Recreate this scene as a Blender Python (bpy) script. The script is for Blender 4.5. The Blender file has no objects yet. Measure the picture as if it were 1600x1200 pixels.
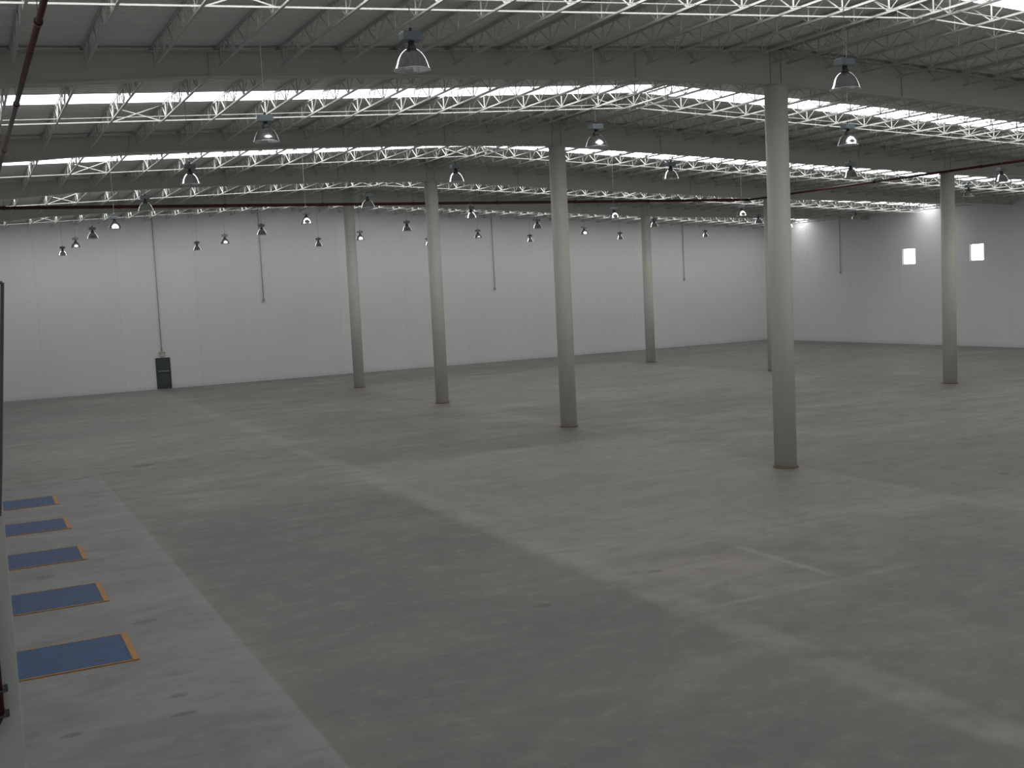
import bpy, bmesh, math, random
from mathutils import Matrix, Vector
random.seed(4)
SC = bpy.context.scene
COL = SC.collection

# ------------------------------------------------------------------ camera
CAM_H = 5.9105
YAW, PITCH, ROLL, FPX = 0.458, 0.0879, -0.0484, 1727.69
F = Vector((math.sin(YAW)*math.cos(PITCH), math.cos(YAW)*math.cos(PITCH), -math.sin(PITCH)))
R0 = Vector((math.cos(YAW), -math.sin(YAW), 0)); U0 = R0.cross(F)
RR = R0*math.cos(ROLL) + U0*math.sin(ROLL); UU = -R0*math.sin(ROLL) + U0*math.cos(ROLL)
cd = bpy.data.cameras.new('camera'); cam = bpy.data.objects.new('camera', cd); COL.objects.link(cam)
cd.sensor_fit = 'HORIZONTAL'; cd.sensor_width = 36; cd.lens = FPX/1600*36; cd.clip_end = 400; cd.clip_start = .05
cam.matrix_world = Matrix(((RR.x, UU.x, -F.x, 0), (RR.y, UU.y, -F.y, 0), (RR.z, UU.z, -F.z, CAM_H), (0, 0, 0, 1)))
SC.camera = cam

# ------------------------------------------------------------------ sky, daylight, exposure
W = bpy.data.worlds.new('overcast_sky'); SC.world = W; W.use_nodes = True
bg = W.node_tree.nodes['Background']; bg.inputs[0].default_value = (0.86, 0.95, 1.0, 1); bg.inputs[1].default_value = 4.0
SKYLIGHT_STRENGTH = 3.4
SC.view_settings.view_transform = 'Standard'; SC.view_settings.look = 'None'
SC.view_settings.gamma = 1; SC.view_settings.use_curve_mapping = False
SC.view_settings.exposure = 0.66

# ------------------------------------------------------------------ dimensions (metres)
XL, XR, Y0, YW = -0.35, 65.35, -0.63, 79.4          # inner faces of the walls
XA, XB = 22.24, 44.28                                # the two inner column rows; the ridge runs over the first
BAY = 13.5263
GY = [26.4189 + BAY*i for i in range(-2, 4)]         # grid lines -0.63, 12.9, 26.4, 39.9, 53.5, 67.0
def roof(x, z0=12.60): return z0 - .05*abs(x - XA)
GB = [(-.36, 10.58), (2.5, 10.78), (5.0, 11.02), (10.0, 11.25), (17.0, 11.46), (XA, 11.5)]   # girder soffit, deeper toward the left wall
def gbot(x):
    if x >= XA: return 11.5 - .0486*(x - XA)
    for (a, za), (b, zb) in zip(GB, GB[1:]):
        if x <= b: return za + (zb-za)*(x-a)/(b-a)
    return 11.5

# ------------------------------------------------------------------ node helpers
def new_mat(name):
    m = bpy.data.materials.new(name); m.use_nodes = True
    return m, m.node_tree, m.node_tree.nodes['Principled BSDF']
class NT:
    def __init__(s, nt): s.nt = nt
    def m(s, op, a, b=None, c=None, clamp=False):
        n = s.nt.nodes.new('ShaderNodeMath'); n.operation = op; n.use_clamp = clamp
        for i, v in enumerate((a, b, c)):
            if v is None: continue
            if isinstance(v, (int, float)): n.inputs[i].default_value = v
            else: s.nt.links.new(v, n.inputs[i])
        return n.outputs[0]
    def noise(s, vec, scale, detail=4, rough=.55, dist=0):
        n = s.nt.nodes.new('ShaderNodeTexNoise'); n.inputs['Scale'].default_value = scale
        n.inputs['Detail'].default_value = detail; n.inputs['Roughness'].default_value = rough
        n.inputs['Distortion'].default_value = dist
        s.nt.links.new(vec, n.inputs['Vector']); return n.outputs['Fac']
    def mapping(s, vec, scale=(1, 1, 1), loc=(0, 0, 0)):
        n = s.nt.nodes.new('ShaderNodeMapping'); n.inputs['Scale'].default_value = scale; n.inputs['Location'].default_value = loc
        s.nt.links.new(vec, n.inputs['Vector']); return n.outputs[0]
    def coord(s):
        return s.nt.nodes.new('ShaderNodeTexCoord').outputs['Object']
    def sep(s, v):
        n = s.nt.nodes.new('ShaderNodeSeparateXYZ'); s.nt.links.new(v, n.inputs[0]); return n.outputs
    def step(s, x, lo, hi):                       # smoothstep lo..hi
        n = s.nt.nodes.new('ShaderNodeMapRange'); n.interpolation_type = 'SMOOTHSTEP'; n.clamp = True
        n.inputs['From Min'].default_value = lo; n.inputs['From Max'].default_value = hi
        s.nt.links.new(x, n.inputs['Value']); return n.outputs[0]
    def mix(s, f, a, b, typ='MIX'):
        n = s.nt.nodes.new('ShaderNodeMix'); n.data_type = 'RGBA'; n.blend_type = typ
        for i, v in ((0, f), (6, a), (7, b)):
            if isinstance(v, (int, float)): n.inputs[i].default_value = v
            elif isinstance(v, tuple): n.inputs[i].default_value = (*v, 1)
            else: s.nt.links.new(v, n.inputs[i])
        return n.outputs[2]
    def bump(s, h, strength=.2, dist=.02):
        n = s.nt.nodes.new('ShaderNodeBump'); n.inputs['Strength'].default_value = strength; n.inputs['Distance'].default_value = dist
        s.nt.links.new(h, n.inputs['Height']); return n.outputs[0]

def painted(name, col, rough=.55, metal=0, var=.06, scale=6, spec=.5):
    m, nt, b = new_mat(name); t = NT(nt); c = t.coord(); n = t.noise(c, scale, 5)
    dark = tuple(max(0, x*(1-var*2)) for x in col); lite = tuple(min(1, x*(1+var)) for x in col)
    nt.links.new(t.mix(n, dark, lite), b.inputs['Base Color'])
    b.inputs['Roughness'].default_value = rough; b.inputs['Metallic'].default_value = metal
    b.inputs['Specular IOR Level'].default_value = spec
    return m
M = {}
M['steel'] = painted('white_painted_steel', (.46, .475, .445), .45)
M['girder'] = painted('offwhite_painted_girder', (.49, .50, .46), .55, var=.04, scale=1.5, spec=.3)
M['column'] = painted('cream_painted_column', (.62, .605, .555), .5, var=.04, scale=1.2)
M['baseplate'] = painted('rusty_grout', (.17, .14, .08), .8)
M['frame'] = painted('grey_green_frame_paint', (.09, .10, .095), .5)
M['dark'] = painted('dark_grey_metal', (.05, .055, .055), .5)
M['conduit'] = painted('grey_conduit', (.30, .30, .31), .5)
M['door'] = painted('slate_door_paint', (.045, .058, .064), .45)
M['doorframe'] = painted('slate_door_frame_paint', (.034, .043, .048), .45)
M['beige'] = painted('beige_plastic', (.46, .44, .38), .5)
M['red'] = painted('red_sprinkler_paint', (.062, .014, .013), .5, spec=.3)
M['blue'] = painted('worn_blue_deck_paint', (.017, .068, .180), .6, var=.18, scale=3)
M['yellow'] = painted('orange_yellow_edge_paint', (.42, .20, .045), .6, var=.15, scale=9)
M['alu'] = painted('spun_aluminium', (.80, .82, .84), .14, 1, .03)
M['ballast'] = painted('grey_ballast_casting', (.16, .20, .22), .45)
M['bulb'] = painted('frosted_bulb', (.75, .77, .78), .2)

# roof sheet
m, nt, b = new_mat('galvanised_roof_sheet'); t = NT(nt); c = t.coord()
n1 = t.noise(t.mapping(c, (.15, 1.0, 1)), 1.4, 4)
nt.links.new(t.mix(n1, (.62, .63, .60), (.74, .75, .72)), b.inputs['Base Color'])
b.inputs['Roughness'].default_value = .5; b.inputs['Metallic'].default_value = .0
M['roof'] = m
# daylit translucent sheet
m, nt, b = new_mat('daylit_translucent_sheet'); t = NT(nt); c = t.coord()
em = nt.nodes.new('ShaderNodeEmission'); em.inputs['Color'].default_value = (.985, .985, .985, 1)
nn = t.noise(t.mapping(c, (.3, 2, 1)), 2.0, 2)
nt.links.new(t.m('MULTIPLY_ADD', nn, .3*SKYLIGHT_STRENGTH, .85*SKYLIGHT_STRENGTH), em.inputs['Strength'])
nt.links.new(em.outputs[0], nt.nodes['Material Output'].inputs['Surface'])
M['skylight'] = m

# walls: tilt-up concrete panels painted white, faint joints every 5.15 m
def wall_mat(name, axis, off, pitch, joints=True):
    m, nt, b = new_mat(name); t = NT(nt); c = t.coord(); s = t.sep(c); a = s[axis]
    big = t.noise(c, .25, 3); fine = t.noise(c, 3, 4)
    col = t.mix(big, (.68, .675, .69), (.79, .78, .795))
    col = t.mix(t.m('MULTIPLY', fine, .25), col, (.55, .56, .56))
    f = t.m('FRACT', t.m('DIVIDE', t.m('SUBTRACT', a, off), pitch))
    d = t.m('ABSOLUTE', t.m('SUBTRACT', f, .5))
    j = t.step(d, .4945, .4985)
    col = t.mix(t.m('MULTIPLY', j, .17), col, (.28, .29, .30))
    # one slightly different tone per panel
    w = nt.nodes.new('ShaderNodeTexWhiteNoise'); w.noise_dimensions = '1D'
    nt.links.new(t.m('FLOOR', t.m('DIVIDE', t.m('SUBTRACT', a, off), pitch)), w.inputs['W'])
    col = t.mix(t.m('MULTIPLY', w.outputs['Value'], .10), col, (.52, .53, .54))
    # low band that gets darker toward the floor
    z = s[2]; low = t.m('MULTIPLY', t.m('SUBTRACT', 1.0, t.step(z, .02, .35)), .25)
    col = t.mix(low, col, (.33, .33, .32))
    nt.links.new(col, b.inputs['Base Color']); b.inputs['Roughness'].default_value = .75
    nt.links.new(t.bump(fine, .08), b.inputs['Normal'])
    return m
M['wall_back'] = wall_mat('white_panel_wall_back', 0, 4.55, 5.17)
M['wall_side'] = wall_mat('white_panel_wall_side', 1, 1.8, 5.17)

# floor: concrete slabs cast in strips
def floor_mat():
    m, nt, b = new_mat('worn_concrete_floor'); t = NT(nt); c = t.coord(); s = t.sep(c)
    wob = t.noise(c, .35, 3)
    wx = t.m('ADD', s[0], t.m('MULTIPLY', t.m('SUBTRACT', wob, .5), 1.0))
    wy = t.m('ADD', s[1], t.m('MULTIPLY', t.m('SUBTRACT', wob, .5), 1.6))
    big = t.noise(t.mapping(c, (.10, .16, 1)), 1.0, 4, .6, .6)
    mid = t.noise(t.mapping(c, (.35, .75, 1)), 1.0, 5, .6, .8)
    fine = t.noise(c, 4.5, 5, .65)
    trowel = t.noise(t.mapping(c, (1.2, 3.0, 1)), 1.0, 4, .6, 1.5)
    col = t.mix(t.step(big, .32, .68), (.160, .148, .131), (.262, .240, .212))
    col = t.mix(t.m('MULTIPLY', t.step(mid, .35, .7), .60), col, (.118, .113, .104))
    col = t.mix(t.m('MULTIPLY', t.step(trowel, .5, .75), .30), col, (.27, .26, .24))
    def box(x0, x1, y0, y1, soft, warped=True):
        X, Y = (wx, wy) if warped else (s[0], s[1])
        r = t.m('MULTIPLY', t.step(X, x0-soft, x0+soft), t.m('SUBTRACT', 1.0, t.step(X, x1-soft, x1+soft)))
        q = t.m('MULTIPLY', t.step(Y, y0-soft, y0+soft), t.m('SUBTRACT', 1.0, t.step(Y, y1-soft, y1+soft)))
        return t.m('MULTIPLY', r, q)
    # slabs whose curing left them darker or lighter
    for (x0, x1, y0, y1, k, cc, sf) in [
        (3.9, 11.1, 14, 31.3, .55, (.095, .097, .092), .5),
        (3.9, 11.1, -1, 14, .45, (.10, .10, .095), .9),
        (11.2, 22, 9, 15.9, .45, (.095, .10, .095), .5),
        (14.6, 22, 12, 19.6, .35, (.10, .105, .10), .5),
        (22.4, 34, 22, 30.3, .30, (.12, .13, .125), .6),
        (11.4, 24, 36.3, 39.3, .40, (.12, .115, .11), .35),
        (23, 43, 38, 47.2, .18, (.13, .135, .13), .6),
        (43.2, 66, 40, 80, .30, (.14, .15, .14), .5),
        (11, 43, 70, 80, .22, (.13, .13, .125), .7),
        (11.2, 22.2, 20, 36, .40, (.27, .255, .23), .6),
        (22.4, 43, 48, 68, .40, (.29, .28, .255), .8)]:
        col = t.mix(t.m('MULTIPLY', box(x0, x1, y0, y1, sf), k*1.12), col, cc)
    # pale joint residue along and across the hall
    def line(axis, at, width, lo, hi, k, cc=(.34, .325, .29)):
        a = s[axis]; o = s[1-axis]
        d = t.m('ABSOLUTE', t.m('SUBTRACT', a, at))
        r = t.m('SUBTRACT', 1.0, t.step(d, width*.3, width))
        r = t.m('MULTIPLY', r, t.m('MULTIPLY', t.step(o, lo-.5, lo+.5), t.m('SUBTRACT', 1.0, t.step(o, hi-.5, hi+.5))))
        return t.m('MULTIPLY', t.m('MULTIPLY', r, t.step(t.noise(c, .8, 4), .3, .62)), k)
    for a in [(0, 11.35, .55, 6, 78, .42), (0, 22.3, .40, 16, 78, .26), (0, 14.8, .15, 16.2, 19.3, .6), (0, 43.2, .4, 20, 78, .2),
              (0, 33, .3, 20, 78, .12), (1, 39.6, .22, 11, 44, .22), (1, 20.05, .16, 11, 30, .20), (1, 30.9, .16, 4, 22, .15),
              (1, 15.95, .13, 11.6, 16.5, .4), (1, 53.2, .25, 4, 60, .15), (1, 67, .3, 12, 60, .15)]:
        col = t.mix(line(*a[:6]), col, (.34, .325, .29))
    # the lighter dock strip along the left wall
    ap = t.m('MULTIPLY', t.m('SUBTRACT', 1.0, t.step(s[0], 3.86, 3.93)), t.m('SUBTRACT', 1.0, t.step(s[1], 39.8, 41.6)))
    apc = t.mix(t.step(mid, .3, .7), (.232, .234, .228), (.180, .181, .174))
    apc = t.mix(t.m('MULTIPLY', t.m('SUBTRACT', 1.0, t.step(t.m('ABSOLUTE', t.m('SUBTRACT', s[0], 3.9)), .02, .55)), .35), apc, (.30, .30, .29))
    col = t.mix(t.m('MULTIPLY', ap, .85), col, apc)
    # far left floor beyond the strip is paler too
    col = t.mix(t.m('MULTIPLY', box(-1, 12, 44, 80, 1.2), .35), col, (.25, .25, .24))
    # crack
    cy = t.m('MULTIPLY_ADD', s[0], .42, 39.45)
    d = t.m('ABSOLUTE', t.m('SUBTRACT', t.m('ADD', s[1], t.m('MULTIPLY', t.m('SUBTRACT', t.noise(c, 1.3, 3), .5), .9)), cy))
    cr = t.m('MULTIPLY', t.m('SUBTRACT', 1.0, t.step(d, .03, .14)), t.m('SUBTRACT', 1.0, t.step(s[0], 4.2, 6.2)))
    col = t.mix(t.m('MULTIPLY', cr, .6), col, (.07, .06, .05))
    # oil spots and scuffs
    for (x, y, rx, ry, k) in [(2.49, 16.92, .16, .10, .6), (2.41, 16.1, .20, .08, .6), (.90, 16.17, .16, .10, .6), (9.2, 17.82, .20, .13, .75),
                              (5.55, 42.3, .45, .35, .7), (1.18, 26.25, .22, .2, .5), (3.0, 34.8, .22, .25, .4), (2.35, 27.2, .22, .2, .35),
                              (25.88, 21.51, .22, .14, .7), (2.6, 21.3, .25, .12, .4), (36, 32.6, .5, .3, .35), (12.2, 18.6, .2, .12, .5)]:
        ex = t.m('DIVIDE', t.m('SUBTRACT', s[0], x), rx); ey = t.m('DIVIDE', t.m('SUBTRACT', s[1], y), ry)
        dd = t.m('ADD', t.m('ADD', t.m('MULTIPLY', ex, ex), t.m('MULTIPLY', ey, ey)), t.m('MULTIPLY', t.m('SUBTRACT', fine, .5), 1.5))
        col = t.mix(t.m('MULTIPLY', t.m('SUBTRACT', 1.0, t.step(dd, .4, 1.3)), k), col, (.045, .042, .038))
    col = t.mix(t.m('MULTIPLY', fine, .30), col, (.13, .13, .125))
    scr = t.noise(t.mapping(c, (.8, 2.6, 1)), 1.6, 7, .75, 2.0)
    col = t.mix(t.m('MULTIPLY', t.step(scr, .60, .74), .35), col, (.33, .32, .29))
    col = t.mix(t.m('MULTIPLY', t.step(scr, .42, .30), .30), col, (.085, .085, .08))
    mot = t.noise(t.mapping(c, (1.0, 1.4, 1)), 1.7, 6, .7, .4)
    col = t.mix(t.m('MULTIPLY', t.step(mot, .48, .70), .4), col, (.10, .098, .090))
    col = t.mix(t.m('MULTIPLY', t.step(mot, .50, .30), .3), col, (.27, .255, .23))
    nt.links.new(col, b.inputs['Base Color'])
    nt.links.new(t.m('MULTIPLY_ADD', mid, .20, .47), b.inputs['Roughness'])
    b.inputs['Specular IOR Level'].default_value = .65
    nt.links.new(t.bump(fine, .05), b.inputs['Normal'])
    return m
M['floor'] = floor_mat()
m, nt, b = new_mat('window_glass'); tr = nt.nodes.new('ShaderNodeBsdfTransparent'); gl = nt.nodes.new('ShaderNodeBsdfGlossy')
gl.inputs['Roughness'].default_value = .03; mx = nt.nodes.new('ShaderNodeMixShader'); mx.inputs[0].default_value = .08
nt.links.new(tr.outputs[0], mx.inputs[1]); nt.links.new(gl.outputs[0], mx.inputs[2]); nt.links.new(mx.outputs[0], nt.nodes['Material Output'].inputs['Surface'])
M['glass'] = m

# ------------------------------------------------------------------ mesh helpers
def box(bm, x0, x1, y0, y1, z0, z1):
    v = [bm.verts.new(p) for p in ((x0,y0,z0),(x1,y0,z0),(x1,y1,z0),(x0,y1,z0),(x0,y0,z1),(x1,y0,z1),(x1,y1,z1),(x0,y1,z1))]
    for f in ((3,2,1,0),(4,5,6,7),(0,1,5,4),(1,2,6,5),(2,3,7,6),(3,0,4,7)): bm.faces.new([v[i] for i in f])
def bar(bm, a, b, w, h=None, sides=4):
    a, b = Vector(a), Vector(b); h = h or w; d = (b-a).normalized()
    up = Vector((0,0,1)) if abs(d.z) < .98 else Vector((0,1,0))
    s = d.cross(up).normalized(); u = s.cross(d)
    if sides == 4: prof = [(-.5,-.5),(.5,-.5),(.5,.5),(-.5,.5)]
    else: prof = [(.5*math.cos(2*math.pi*i/sides), .5*math.sin(2*math.pi*i/sides)) for i in range(sides)]
    A = [bm.verts.new(a + s*(p*w) + u*(q*h)) for p, q in prof]; B = [bm.verts.new(b + s*(p*w) + u*(q*h)) for p, q in prof]
    n = len(prof)
    for i in range(n):
        f = bm.faces.new((A[i], A[(i+1)%n], B[(i+1)%n], B[i])); f.smooth = sides > 6
    bm.faces.new(A[::-1]); bm.faces.new(B)
def tube(bm, pts, r, sides=10):
    for p, q in zip(pts, pts[1:]): bar(bm, p, q, 2*r, 2*r, sides)
def lathe(bm, prof, n=24, close=False):
    rings = []
    for r, z in prof:
        rings.append([bm.verts.new((r*math.cos(2*math.pi*i/n), r*math.sin(2*math.pi*i/n), z)) for i in range(n)])
    for A, B in zip(rings, rings[1:]):
        for i in range(n):
            f = bm.faces.new((A[i], A[(i+1)%n], B[(i+1)%n], B[i])); f.smooth = True
    if close: bm.faces.new(rings[0][::-1]); bm.faces.new(rings[-1])
def obj(name, bm, mat, parent=None, loc=None, bevel=0):
    if bevel:
        bmesh.ops.bevel(bm, geom=list(bm.edges), offset=bevel, segments=2, affect='EDGES', profile=.6)
    bmesh.ops.recalc_face_normals(bm, faces=bm.faces)
    me = bpy.data.meshes.new(name); bm.to_mesh(me); bm.free(); me.materials.append(M[mat])
    o = bpy.data.objects.new(name, me); COL.objects.link(o)
    if parent: o.parent = parent
    if loc: o.location = loc
    return o
def tag(o, label, cat, group=None):
    o['label'] = label; o['category'] = cat
    if group: o['group'] = group
    return o
def thing(name, label, cat, loc=(0,0,0), group=None):
    o = bpy.data.objects.new(name, None); COL.objects.link(o); o.location = loc; o.empty_display_size = .2
    return tag(o, label, cat, group)
def struct(o): o['kind'] = 'structure'; return o
def dup(root, loc, label):
    r = root.copy(); COL.objects.link(r); r.location = loc; r['label'] = label
    for ch in list(root.children):
        c = ch.copy(); COL.objects.link(c); c.parent = r
        for g in list(ch.children):
            d = g.copy(); COL.objects.link(d); d.parent = c
    return r
ORD = ['first','second','third','fourth','fifth','sixth','seventh','eighth','ninth','tenth','eleventh','twelfth','thirteenth','fourteenth',
       'fifteenth','sixteenth','seventeenth','eighteenth','nineteenth','twentieth','twenty-first','twenty-second','twenty-third',
       'twenty-fourth','twenty-fifth','twenty-sixth','twenty-seventh','twenty-eighth','twenty-ninth','thirtieth']
def px(P):
    d = Vector(P) - Vector((0,0,CAM_H)); z = d.dot(F)
    if z <= 0: return 9e9, 9e9
    return 800 + FPX*d.dot(RR)/z, 600 - FPX*d.dot(UU)/z

# ------------------------------------------------------------------ floor and walls
bm = bmesh.new(); box(bm, XL-.3, XR+.3, Y0-.3, YW+.3, -.3, 0); struct(obj('floor', bm, 'floor'))
def gable(name, y0, y1, mat):
    bm = bmesh.new()
    pts = [(XL-.3, -.3), (XR+.3, -.3), (XR+.3, roof(XR)+.08), (XA, 12.68), (XL-.3, roof(XL)+.08)]
    A = [bm.verts.new((x, y0, z)) for x, z in pts]; B = [bm.verts.new((x, y1, z)) for x, z in pts]
    bm.faces.new(A); bm.faces.new(B[::-1])
    for i in range(5): bm.faces.new((A[i], A[(i+1)%5], B[(i+1)%5], B[i]))
    return struct(obj(name, bm, mat))
gable('wall_back', YW, YW+.25, 'wall_back')
gable('wall_front', Y0-.25, Y0, 'wall_back')
bm = bmesh.new(); box(bm, XL-.25, XL, Y0, YW, -.3, roof(XL)+.06); struct(obj('wall_left', bm, 'wall_side'))
# right wall with the two window openings
WIN = [(62.13, 63.40, 6.11, 7.36), (55.82, 57.02, 6.13, 7.37)]
bm = bmesh.new(); zt = roof(XR)+.06
ys = [Y0, WIN[1][0], WIN[1][1], WIN[0][0], WIN[0][1], YW]
for i in range(5):
    if i in (1, 3):
        w = WIN[1] if i == 1 else WIN[0]
        box(bm, XR, XR+.25, ys[i], ys[i+1], -.3, w[2]); box(bm, XR, XR+.25, ys[i], ys[i+1], w[3], zt)
    else: box(bm, XR, XR+.25, ys[i], ys[i+1], -.3, zt)
struct(obj('wall_right', bm, 'wall_side'))
for k, (y0, y1, z0, z1) in enumerate(WIN):
    e = bpy.data.objects.new('window_%d' % (k+1), None); COL.objects.link(e); e.location = (XR, y0, z0); struct(e)
    bm = bmesh.new(); h, w = z1-z0, y1-y0; t_ = .045
    box(bm, .06, .16, 0, w, 0, t_); box(bm, .06, .16, 0, w, h-t_, h); box(bm, .06, .16, 0, t_, t_, h-t_); box(bm, .06, .16, w-t_, w, t_, h-t_)
    obj('window_frame', bm, 'steel', e)
    bm = bmesh.new(); box(bm, .10, .106, t_, w-t_, t_, h-t_); obj('window_pane', bm, 'glass', e)

# ------------------------------------------------------------------ ribbed roof with translucent strips
P, H = .305, .045
def rib_profile(y0, y1):
    pts = []; y = y0
    while y < y1 - 1e-6:
        for dy, z in ((0, 0), (.17, 0), (.205, H), (.27, H), (P, 0)):
            if y+dy <= y1+1e-6 and (not pts or y+dy > pts[-1][0]+1e-6): pts.append((y+dy, z))
        y += P
    if pts[-1][0] < y1-1e-6: pts.append((y1, pts[-1][1]))
    return pts
def sheet(bm, x0, x1, prof, steps, zoff=0):
    rows = []
    for i in range(steps+1):
        x = x0 + (x1-x0)*i/steps
        rows.append([bm.verts.new((x, y, roof(x)+z+zoff)) for y, z in prof])
    for A, B in zip(rows, rows[1:]):
        for j in range(len(prof)-1): bm.faces.new((A[j], A[j+1], B[j+1], B[j]))
CEN = [(GY[i] + (GY[i+1] if i < 5 else YW+1.1))/2 + (0, 0, 0, .6, .5, .9)[i] for i in range(6)]
SK = .76; SO = 0.02
bm = bmesh.new()
segs = []; y = Y0
for c_ in CEN:
    segs.append((y, c_-SK+SO)); y = c_+SK+SO
segs.append((y, YW))
for a, b_ in segs:
    pr = rib_profile(a, b_)
    sheet(bm, XL, XA, pr, 4); sheet(bm, XA, XR, pr, 4)
for c_ in CEN:      # solid ridge capping closes the strips along the ridge
    pr = rib_profile(c_-SK+SO, c_+SK+SO); sheet(bm, XA-.28, XA, pr, 1); sheet(bm, XA, XA+.28, pr, 1)
    sheet(bm, XL, XL+.15, pr, 1)
struct(obj('ceiling', bm, 'roof'))
WHERE = ['near end', 'second bay', 'third bay', 'fourth bay', 'fifth bay', 'farthest bay']
for i, c_ in enumerate(CEN):
    for side, (x0, x1) in (('left', (XL+.15, XA-.28)), ('right', (XA+.28, XR))):
        bm = bmesh.new(); sheet(bm, x0, x1, rib_profile(c_-SK+SO, c_+SK+SO), 4)
        nm = ['behind and above the camera', 'cut by the top edge of the photo', 'brightest and nearest whole one', 'second bright one from the camera',
              'third bright one from the camera', 'nearest the back wall'][i]
        tag(obj('skylight', bm, 'skylight'), 'glowing skylight strip on the %s roof slope, %s' % (side, nm), 'skylight', 'skylight strips across the roof')

# ------------------------------------------------------------------ girders
def girder(yc, label):
    g = thing('roof_girder', label, 'girder', (0, yc, 0), 'roof girders across the hall')
    top = lambda x: roof(x) - .115
    xs = [XL+.02, 2.5, 5, 10, 17, XA, XB, XR-.02]
    def strip(z0f, z1f, hw):
        bm = bmesh.new(); rows = []
        for x in xs:
            rows.append([bm.verts.new(p) for p in ((x,-hw,z0f(x)),(x,hw,z0f(x)),(x,hw,z1f(x)),(x,-hw,z1f(x)))])
        for A, B in zip(rows, rows[1:]):
            for j in range(4): bm.faces.new((A[j], A[(j+1)%4], B[(j+1)%4], B[j]))
        bm.faces.new(rows[0]); bm.faces.new(rows[-1][::-1]); return bm
    def gb(x): return gbot(x) if x < XB+.1 else gbot(XB) - .028*(x-XB)
    obj('girder_web', strip(lambda x: gb(x)+.03, lambda x: top(x)-.03, .012), 'girder', g)
    obj('top_flange', strip(lambda x: top(x)-.03, top, .16), 'girder', g)
    obj('bottom_flange', strip(gb, lambda x: gb(x)+.03, .16), 'girder', g)
    for x in (5.6, 17.3, XA-.2, XA+.2, 27.3, 38.5, XB-.2, XB+.2, 55):
        bm = bmesh.new(); box(bm, x-.008, x+.008, -.05, -.012, gb(x)+.03, top(x)-.04); box(bm, x-.008, x+.008, .012, .05, gb(x)+.03, top(x)-.04)
        obj('stiffener_plate', bm, 'girder', g)
    return g
for y, l in zip(GY[2:], ('nearest deep off-white roof girder, behind the large hanging lamp', 'off-white roof girder resting on the column just right of the middle',
                         'off-white roof girder with a red pipe running along it', 'farthest off-white roof girder, nearest the back wall')):
    girder(y, l)

# ------------------------------------------------------------------ columns
def column(x, y, label, ztop):
    c = thing('column', label, 'column', (x, y, 0), 'round cream columns')
    bm = bmesh.new(); bar(bm, (0, 0, 0), (0, 0, ztop), .68, .68, 40); obj('shaft', bm, 'column', c)
    bm = bmesh.new(); bar(bm, (0, 0, 0), (0, 0, .03), .78, .78, 32); obj('base_plate', bm, 'baseplate', c)
    bm = bmesh.new(); box(bm, -.36, .36, -.36, .36, ztop-.025, ztop); obj('cap_plate', bm, 'girder', c)
for i, l in enumerate(('widest and nearest round cream column, right of centre', 'round cream column just right of the middle, second nearest',
                       'round cream column third from the camera in the left row', 'farthest round cream column of the left row, nearest the back wall')):
    column(XA, GY[2+i], l, gbot(XA))
for j, l in ((3, 'round cream column at the right, in front of the windows'), (4, 'round cream column almost hidden behind the widest column'),
             (5, 'thin far round cream column right of centre by the back wall')):
    column(XB, GY[j], l, gbot(XB))
# wall column at the left edge of the view, with the end of a red riser in front of it
c = thing('wall_column', 'pale wall column cut off by the lower left edge of the photo', 'column', (-.04, GY[1], 0))
bm = bmesh.new(); box(bm, -.27, .27, -.25, .25, 0, gbot(0)-.0); obj('shaft', bm, 'steel', c, bevel=.012)
bm = bmesh.new(); box(bm, -.29, .33, -.33, .33, 0, .03); obj('base_plate', bm, 'baseplate', c)
r = thing('riser_pipe', 'dark red riser pipe at the lower left edge in front of the wall column', 'pipe', (0, 12.52, 1.6))
bm = bmesh.new(); tube(bm, [(.01, 0, 8.8), (.01, 0, .12), (-.03, 0, .04), (-.10, 0, 0), (-.31, 0, 0)], .06, 12); obj('pipe', bm, 'red', r)
for dz, w in ((.37, .12), (.10, .115)):
    bm = bmesh.new(); box(bm, -.09, w-.01, -.065, -.03, dz-.008, dz+.008); box(bm, w-.04, w, -.03, .12, dz-.016, dz+.016); obj('pipe_clamp', bm, 'dark', r)
# thin dark frame close to the camera on the left
r = thing('ladder_frame', 'thin dark steel frame bar standing off the wall at the left edge', 'frame', (XL, 6, 0))
bm = bmesh.new(); tube(bm, [(.0, 0, 6.055), (.545, 0, 6.05), (.465, 0, 5.15), (.44, 0, 4.9), (0, 0, 4.9)], .009, 6); obj('frame_bar', bm, 'frame', r)

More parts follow.
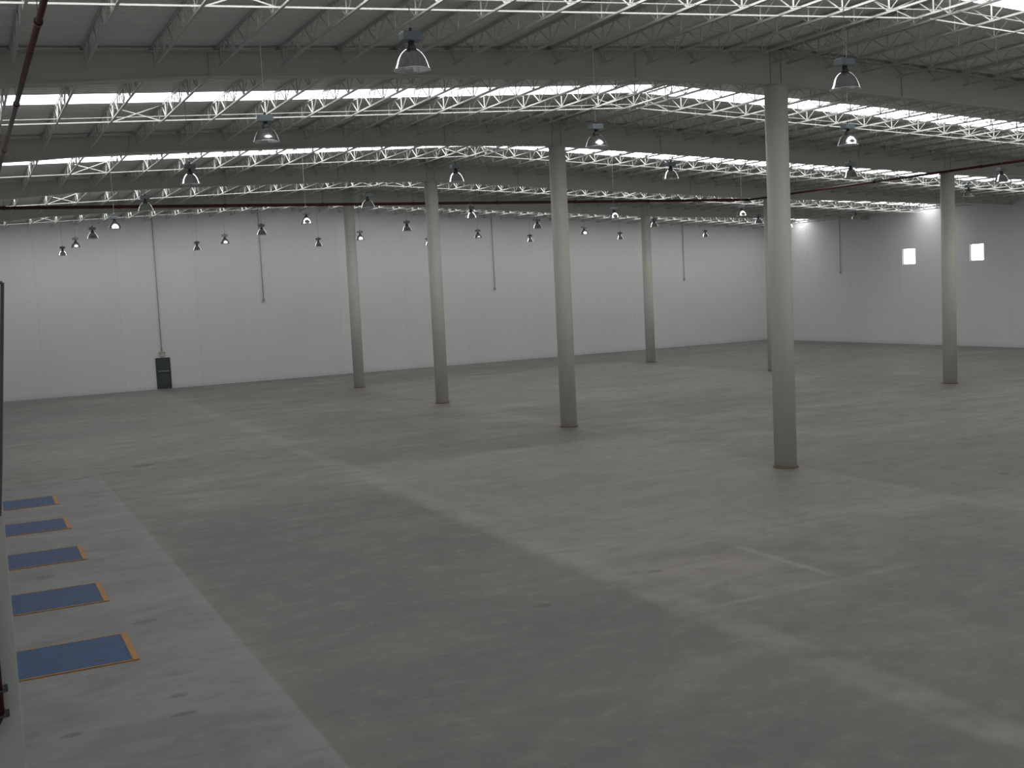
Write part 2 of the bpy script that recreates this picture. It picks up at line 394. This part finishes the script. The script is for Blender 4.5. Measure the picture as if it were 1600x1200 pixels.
# ------------------------------------------------------------------ open-web joists
def make_joist(length, label, grp):
    j = thing('roof_joist', label, 'joist', (0, 0, 0), grp)
    ztop = .50
    bm = bmesh.new()
    box(bm, -.028, .028, .14, length-.2, .0, .010); box(bm, -.013, -.006, .14, length-.2, .008, .055); box(bm, .006, .013, .14, length-.2, .008, .055)
    obj('bottom_chord', bm, 'steel', j)
    bm = bmesh.new(); box(bm, -.028, .028, 0, length, ztop-.010, ztop); box(bm, -.014, -.006, 0, length, ztop-.06, ztop-.01); box(bm, .006, .014, 0, length, ztop-.06, ztop-.01)
    box(bm, -.04, .04, -.0, .14, ztop-.075, ztop-.01); box(bm, -.04, .04, length-.14, length, ztop-.075, ztop-.01)
    obj('top_chord', bm, 'steel', j)
    nodes = [.26 + 1.17*k for k in range(12) if .26+1.17*k < length-.3]
    bm = bmesh.new(); path = []
    path.append((0, .06, ztop-.06))
    for k, y in enumerate(nodes):
        path.append((0, y, .03))
        if k < len(nodes)-1: path.append((0, y+.585, ztop-.03))
    path.append((0, length-.06, ztop-.06))
    for a, b_ in zip(path, path[1:]): bar(bm, a, b_, .023, .023)
    obj('web_lacing', bm, 'steel', j)
    me = None
    for y in nodes:
        if me is None:
            bm = bmesh.new(); box(bm, -.014, .014, -.014, .014, .03, ztop-.03); o = obj('vertical_strut', bm, 'steel', j); me = o.data
        else:
            o = bpy.data.objects.new('vertical_strut', me); COL.objects.link(o); o.parent = j
        o.location = (0, y, 0)
    return j
JX = [('left', k, 21.96 - 1.468*k) for k in range(15)] + [('right', k, 22.52 + 1.468*k) for k in range(29)]
BAYN = {1: 'nearest visible', 2: 'second visible', 3: 'third visible', 4: 'fourth visible', 5: 'last'}
for b_i in range(1, 6):
    length = BAY if b_i < 5 else YW - GY[5]
    grp = 'roof joists in the %s bay' % BAYN[b_i]; proto = None
    for side, k, x in JX:
        p1 = px((x, GY[b_i]+4, roof(x)-.5)); p2 = px((x, GY[b_i]+length, roof(x)-.5))
        if p2[0] > 1690: continue
        lab = 'white open-web roof joist in the %s bay, %s %s of the ridge' % (BAYN[b_i], ORD[k], side)
        loc = (x, GY[b_i], roof(x) - .515)
        if proto is None: proto = make_joist(length, lab, grp); proto.location = loc
        else: dup(proto, loc, lab)

# bridging between the joists, with a few cross braces
for b_i in range(1, 6):
    offs = [7.78] if b_i > 2 else [7.78, 6.95]
    if b_i == 5: offs = [7.4]
    for q, dy in enumerate(offs):
        for side, (x0, x1) in (('left', (XL+.02, 22.1)), ('right', (22.38, XR-.02))):
            bm = bmesh.new(); w = .034 if q == 0 else .022
            bar(bm, (x0, 0, roof(x0)-.50), (x1, 0, roof(x1)-.50), w, w)
            lab = '%s white bridging bar, %s slope, %s bay' % ('main' if q == 0 else 'thinner nearer', side, BAYN[b_i])
            tag(obj('bridging_bar', bm, 'steel', loc=(0, GY[b_i]+dy, 0)), lab, 'roof brace', 'bridging bars under the joists')
    for (s_, ka, kb) in (('left', 12, 11), ('left', 1, 0), ('right', 0, 1), ('right', 11, 12)):
        xa, xb = [next(x for s2, k, x in JX if s2 == s_ and k == kk) for kk in (ka, kb)]
        xa, xb = min(xa, xb), max(xa, xb)
        if px((xa, GY[b_i]+7.8, 11.5))[0] > 1600: continue
        e = thing('cross_brace', 'white cross brace %s the ridge in the %s bay' % (('just ' if ka in (0, 1) else 'well ')+s_+' of', BAYN[b_i]),
                  'roof brace', (xa, GY[b_i]+offs[0]+.09, 0), 'cross braces between joists')
        for za, zb, yy in ((-.49, -.05, -.02), (-.05, -.49, .02)):
            bm = bmesh.new(); bar(bm, (.04, yy, roof(xa)+za), (xb-xa-.04, yy, roof(xb)+zb), .03, .03); obj('brace_bar', bm, 'steel', e)

# ------------------------------------------------------------------ red sprinkler mains
def pipe_run(name_label, pts, r, nc):
    e = thing('sprinkler_pipe', name_label, 'pipe', pts[0], 'red sprinkler pipes')
    o = Vector(pts[0]); bm = bmesh.new(); tube(bm, [Vector(p)-o for p in pts], r, 12); obj('pipe', bm, 'red', e)
    a, b_ = Vector(pts[0]), Vector(pts[-1])
    for k in range(nc):
        t_ = (k+.5)/nc; p = a.lerp(b_, t_) - o; d = (b_-a).normalized()*.06
        bm = bmesh.new(); bar(bm, p-d, p+d, 2*r+.035, 2*r+.035, 12); obj('coupling', bm, 'red', e)
        P_ = a.lerp(b_, t_); bm = bmesh.new(); zz = roof(P_.x)-.52
        bar(bm, p+Vector((0, 0, r)), p+Vector((0, 0, zz-P_.z)), .012, .012); obj('hanger_rod', bm, 'dark', e)
pipe_run('dark red sprinkler pipe running away under the roof along the left wall', [(1.47, 0.0, 10.42), (1.47, 53.80, 10.42)], .055, 7)
pipe_run('long dark red sprinkler pipe crossing the hall under the third girder', [(-.33, 53.9, 10.42), (43.1, 53.9, 10.42)], .075, 9)
pipe_run('red sprinkler pipe slanting up toward the right edge past the right column', [(43.1, 53.80, 10.42), (43.1, 20.0, 10.42)], .06, 5)

# ------------------------------------------------------------------ dock levellers
for k in range(5):
    y0 = 19.03 + 4.21*k; lab = ['nearest and largest blue dock leveller plate with an orange-yellow edge', 'second nearest blue dock leveller plate with an orange-yellow edge',
        'middle of the five blue dock leveller plates', 'second farthest blue dock leveller plate', 'farthest and smallest of the blue dock leveller plates'][k]
    d = thing('dock_leveller', lab, 'dock leveller', (XL+.01, y0, 0), 'blue dock levellers along the left wall')
    L, Wd = 2.50, 1.71
    bm = bmesh.new(); box(bm, 0, L-.055, .04, Wd-.04, 0, .016); obj('deck_plate', bm, 'blue', d)
    for a in ((0, L-.055, 0, .04), (0, L-.055, Wd-.04, Wd)):
        bm = bmesh.new(); box(bm, a[0], a[1], a[2], a[3], 0, .018); obj('side_edge', bm, 'yellow', d)
    bm = bmesh.new(); box(bm, L-.055, L+.04, 0, Wd, 0, .02); obj('end_edge', bm, 'yellow', d)
    bm = bmesh.new(); box(bm, L-.08, L-.055, .04, Wd-.04, .016, .022); obj('hinge_bar', bm, 'dark', d)
    bm = bmesh.new(); box(bm, L-.62, L-.50, .30, .38, .016, .021); obj('lifting_slot', bm, 'dark', d)

# ------------------------------------------------------------------ door in the back wall
e = bpy.data.objects.new('door_1', None); COL.objects.link(e); e.location = (11.76, YW, 0); struct(e)
bm = bmesh.new(); box(bm, 0, .06, -.06, 0, 0, 2.16); box(bm, .92, .98, -.06, 0, 0, 2.16); box(bm, .06, .92, -.06, 0, 2.10, 2.16); obj('door_frame', bm, 'doorframe', e)
bm = bmesh.new(); box(bm, .06, .92, -.04, -.005, .02, 2.10); lf = obj('door_leaf', bm, 'door', e)
bm = bmesh.new(); box(bm, .12, .86, -.10, -.045, 1.20, 1.26); box(bm, .12, .17, -.10, -.04, 1.18, 1.28); box(bm, .81, .86, -.10, -.04, 1.18, 1.28); obj('push_bar', bm, 'conduit', lf)
bm = bmesh.new(); box(bm, .06, .92, -.046, -.039, .04, .34); obj('kick_plate', bm, 'doorframe', lf)
t_ = thing('emergency_light', 'small beige box with a lip on the wall above the dark door', 'wall light', (12.24, YW, 2.24))
bm = bmesh.new(); box(bm, -.12, .12, -.10, 0, .0, .26); obj('housing', bm, 'beige', t_, bevel=.01)
for s_ in (-1, 1):
    bm = bmesh.new(); box(bm, s_*.16-.06, s_*.16+.06, -.12, 0, .25, .33); obj('lamp_head', bm, 'beige', t_)

# conduits on the walls
def conduit(x, y, z0, z1, label, side=False):
    e = thing('conduit', label, 'conduit', (x, y, z0), 'conduits down the walls'); bm = bmesh.new()
    bar(bm, (0, 0, .1), (0, 0, z1-z0), .048, .048, 8); obj('tube', bm, 'conduit', e)
    bm = bmesh.new(); box(bm, -.06, .06, -.05, .03, 0, .16) if not side else box(bm, -.05, .03, -.06, .06, 0, .16); obj('end_box', bm, 'conduit', e)
conduit(12.22, YW-.07, 2.60, 11.95, 'grey conduit running down the back wall to the box above the door')
conduit(19.55, YW-.07, 5.72, 12.3, 'short grey conduit on the back wall left of the columns')
conduit(38.0, YW-.07, 5.72, 11.6, 'short grey conduit on the back wall between the third and second columns')
conduit(56.2, YW-.07, 5.72, 10.7, 'short grey conduit on the back wall right of the thin far column')
conduit(XR-.07, 70.1, 5.66, 10.3, 'short grey conduit on the right wall left of the windows', True)

# ------------------------------------------------------------------ high-bay lamps
def make_lamp(z, label):
    L = thing('high_bay_lamp', label, 'lamp', (0, 0, z), 'high-bay lamps under the roof')
    bm = bmesh.new()
    out = [(.07, .300), (.10, .288), (.14, .255), (.178, .21), (.212, .15), (.238, .085), (.254, .03), (.264, .016), (.272, .0)]
    inn = [(.262, .002), (.246, .03), (.230, .085), (.204, .148), (.170, .205), (.132, .248), (.09, .280), (.0, .285)]
    lathe(bm, out+inn, 32); obj('reflector', bm, 'alu', L)
    bm = bmesh.new(); lathe(bm, [(.0, .006), (.12, .008), (.255, .012)], 24)
    bm = bmesh.new() if False else bm; obj('lens', bm, 'glass', L)
    bm = bmesh.new(); lathe(bm, [(.0, .06), (.035, .07), (.055, .12), (.04, .18), (.028, .24), (.028, .284)], 14); obj('bulb', bm, 'bulb', L)
    bm = bmesh.new(); lathe(bm, [(.078, .29), (.078, .34), (.045, .36), (.045, .41)], 16, True); obj('socket', bm, 'dark', L)
    bm = bmesh.new(); box(bm, -.15, .15, -.11, .11, .41, .54); b_ = obj('ballast_housing', bm, 'ballast', L, bevel=.02)
    bm = bmesh.new(); bar(bm, (0, 0, .54), (0, 0, .60), .05, .05, 8); obj('hook', bm, 'dark', b_)
    return L
# (x, y) at the lamp, row by row from the camera
ROWS = [
 [(6.15, 15.24), (14.36, 15.2)],
 [(5.90, 22.80), (13.81, 22.87), (20.73, 21.88)],
 [(5.89, 31.12), (13.63, 30.77), (20.80, 29.92), (28.08, 29.55), (37.28, 30.95)],
 [(6.00, 40.04), (13.99, 39.87), (43.0, 37.55)],
 [(6.07, 49.16), (14.0, 48.15), (21.2, 46.4), (29.95, 48.15), (38.07, 48.25)],
 [(5.86, 55.76), (13.88, 55.78), (21.51, 55.31), (29.54, 55.71), (38.39, 57.17), (45.16, 55.6), (51.2, 53.5)],
 [(5.81, 63.72), (13.74, 63.78), (21.65, 63.41), (30.05, 64.84), (37.13, 63.49), (52.9, 61.75)],
 [(5.85, 72.8), (13.5, 70.8), (21.12, 70.2), (30.2, 73.7), (37.9, 72.75), (45.6, 72.6), (53.7, 72.75)]]
lamp0 = None
for ri, row in enumerate(ROWS):
    for li, (x, y) in enumerate(row):
        lab = 'aluminium high-bay lamp in the %s row from the camera, %s from the left wall' % (ORD[ri], ORD[li])
        if ri == 0: lab = ['largest aluminium high-bay lamp, hanging before the nearest girder left of centre', 'large aluminium high-bay lamp right of the widest column'][li]
        if lamp0 is None: L = lamp0 = make_lamp(9.1, lab); L.location = (x, y, 9.1)
        else:
            L = dup(lamp0, (x, y, 9.1), lab)
            for ch in list(L.children):
                if ch.name.startswith('hanging_rod'): bpy.data.objects.remove(ch)
        bm = bmesh.new(); bar(bm, (0, 0, .59), (0, 0, roof(x)-9.1+(.006 if any(abs(y-c_) < SK+.03 for c_ in CEN) else .05)), .014, .014, 6); obj('hanging_rod', bm, 'conduit', L)
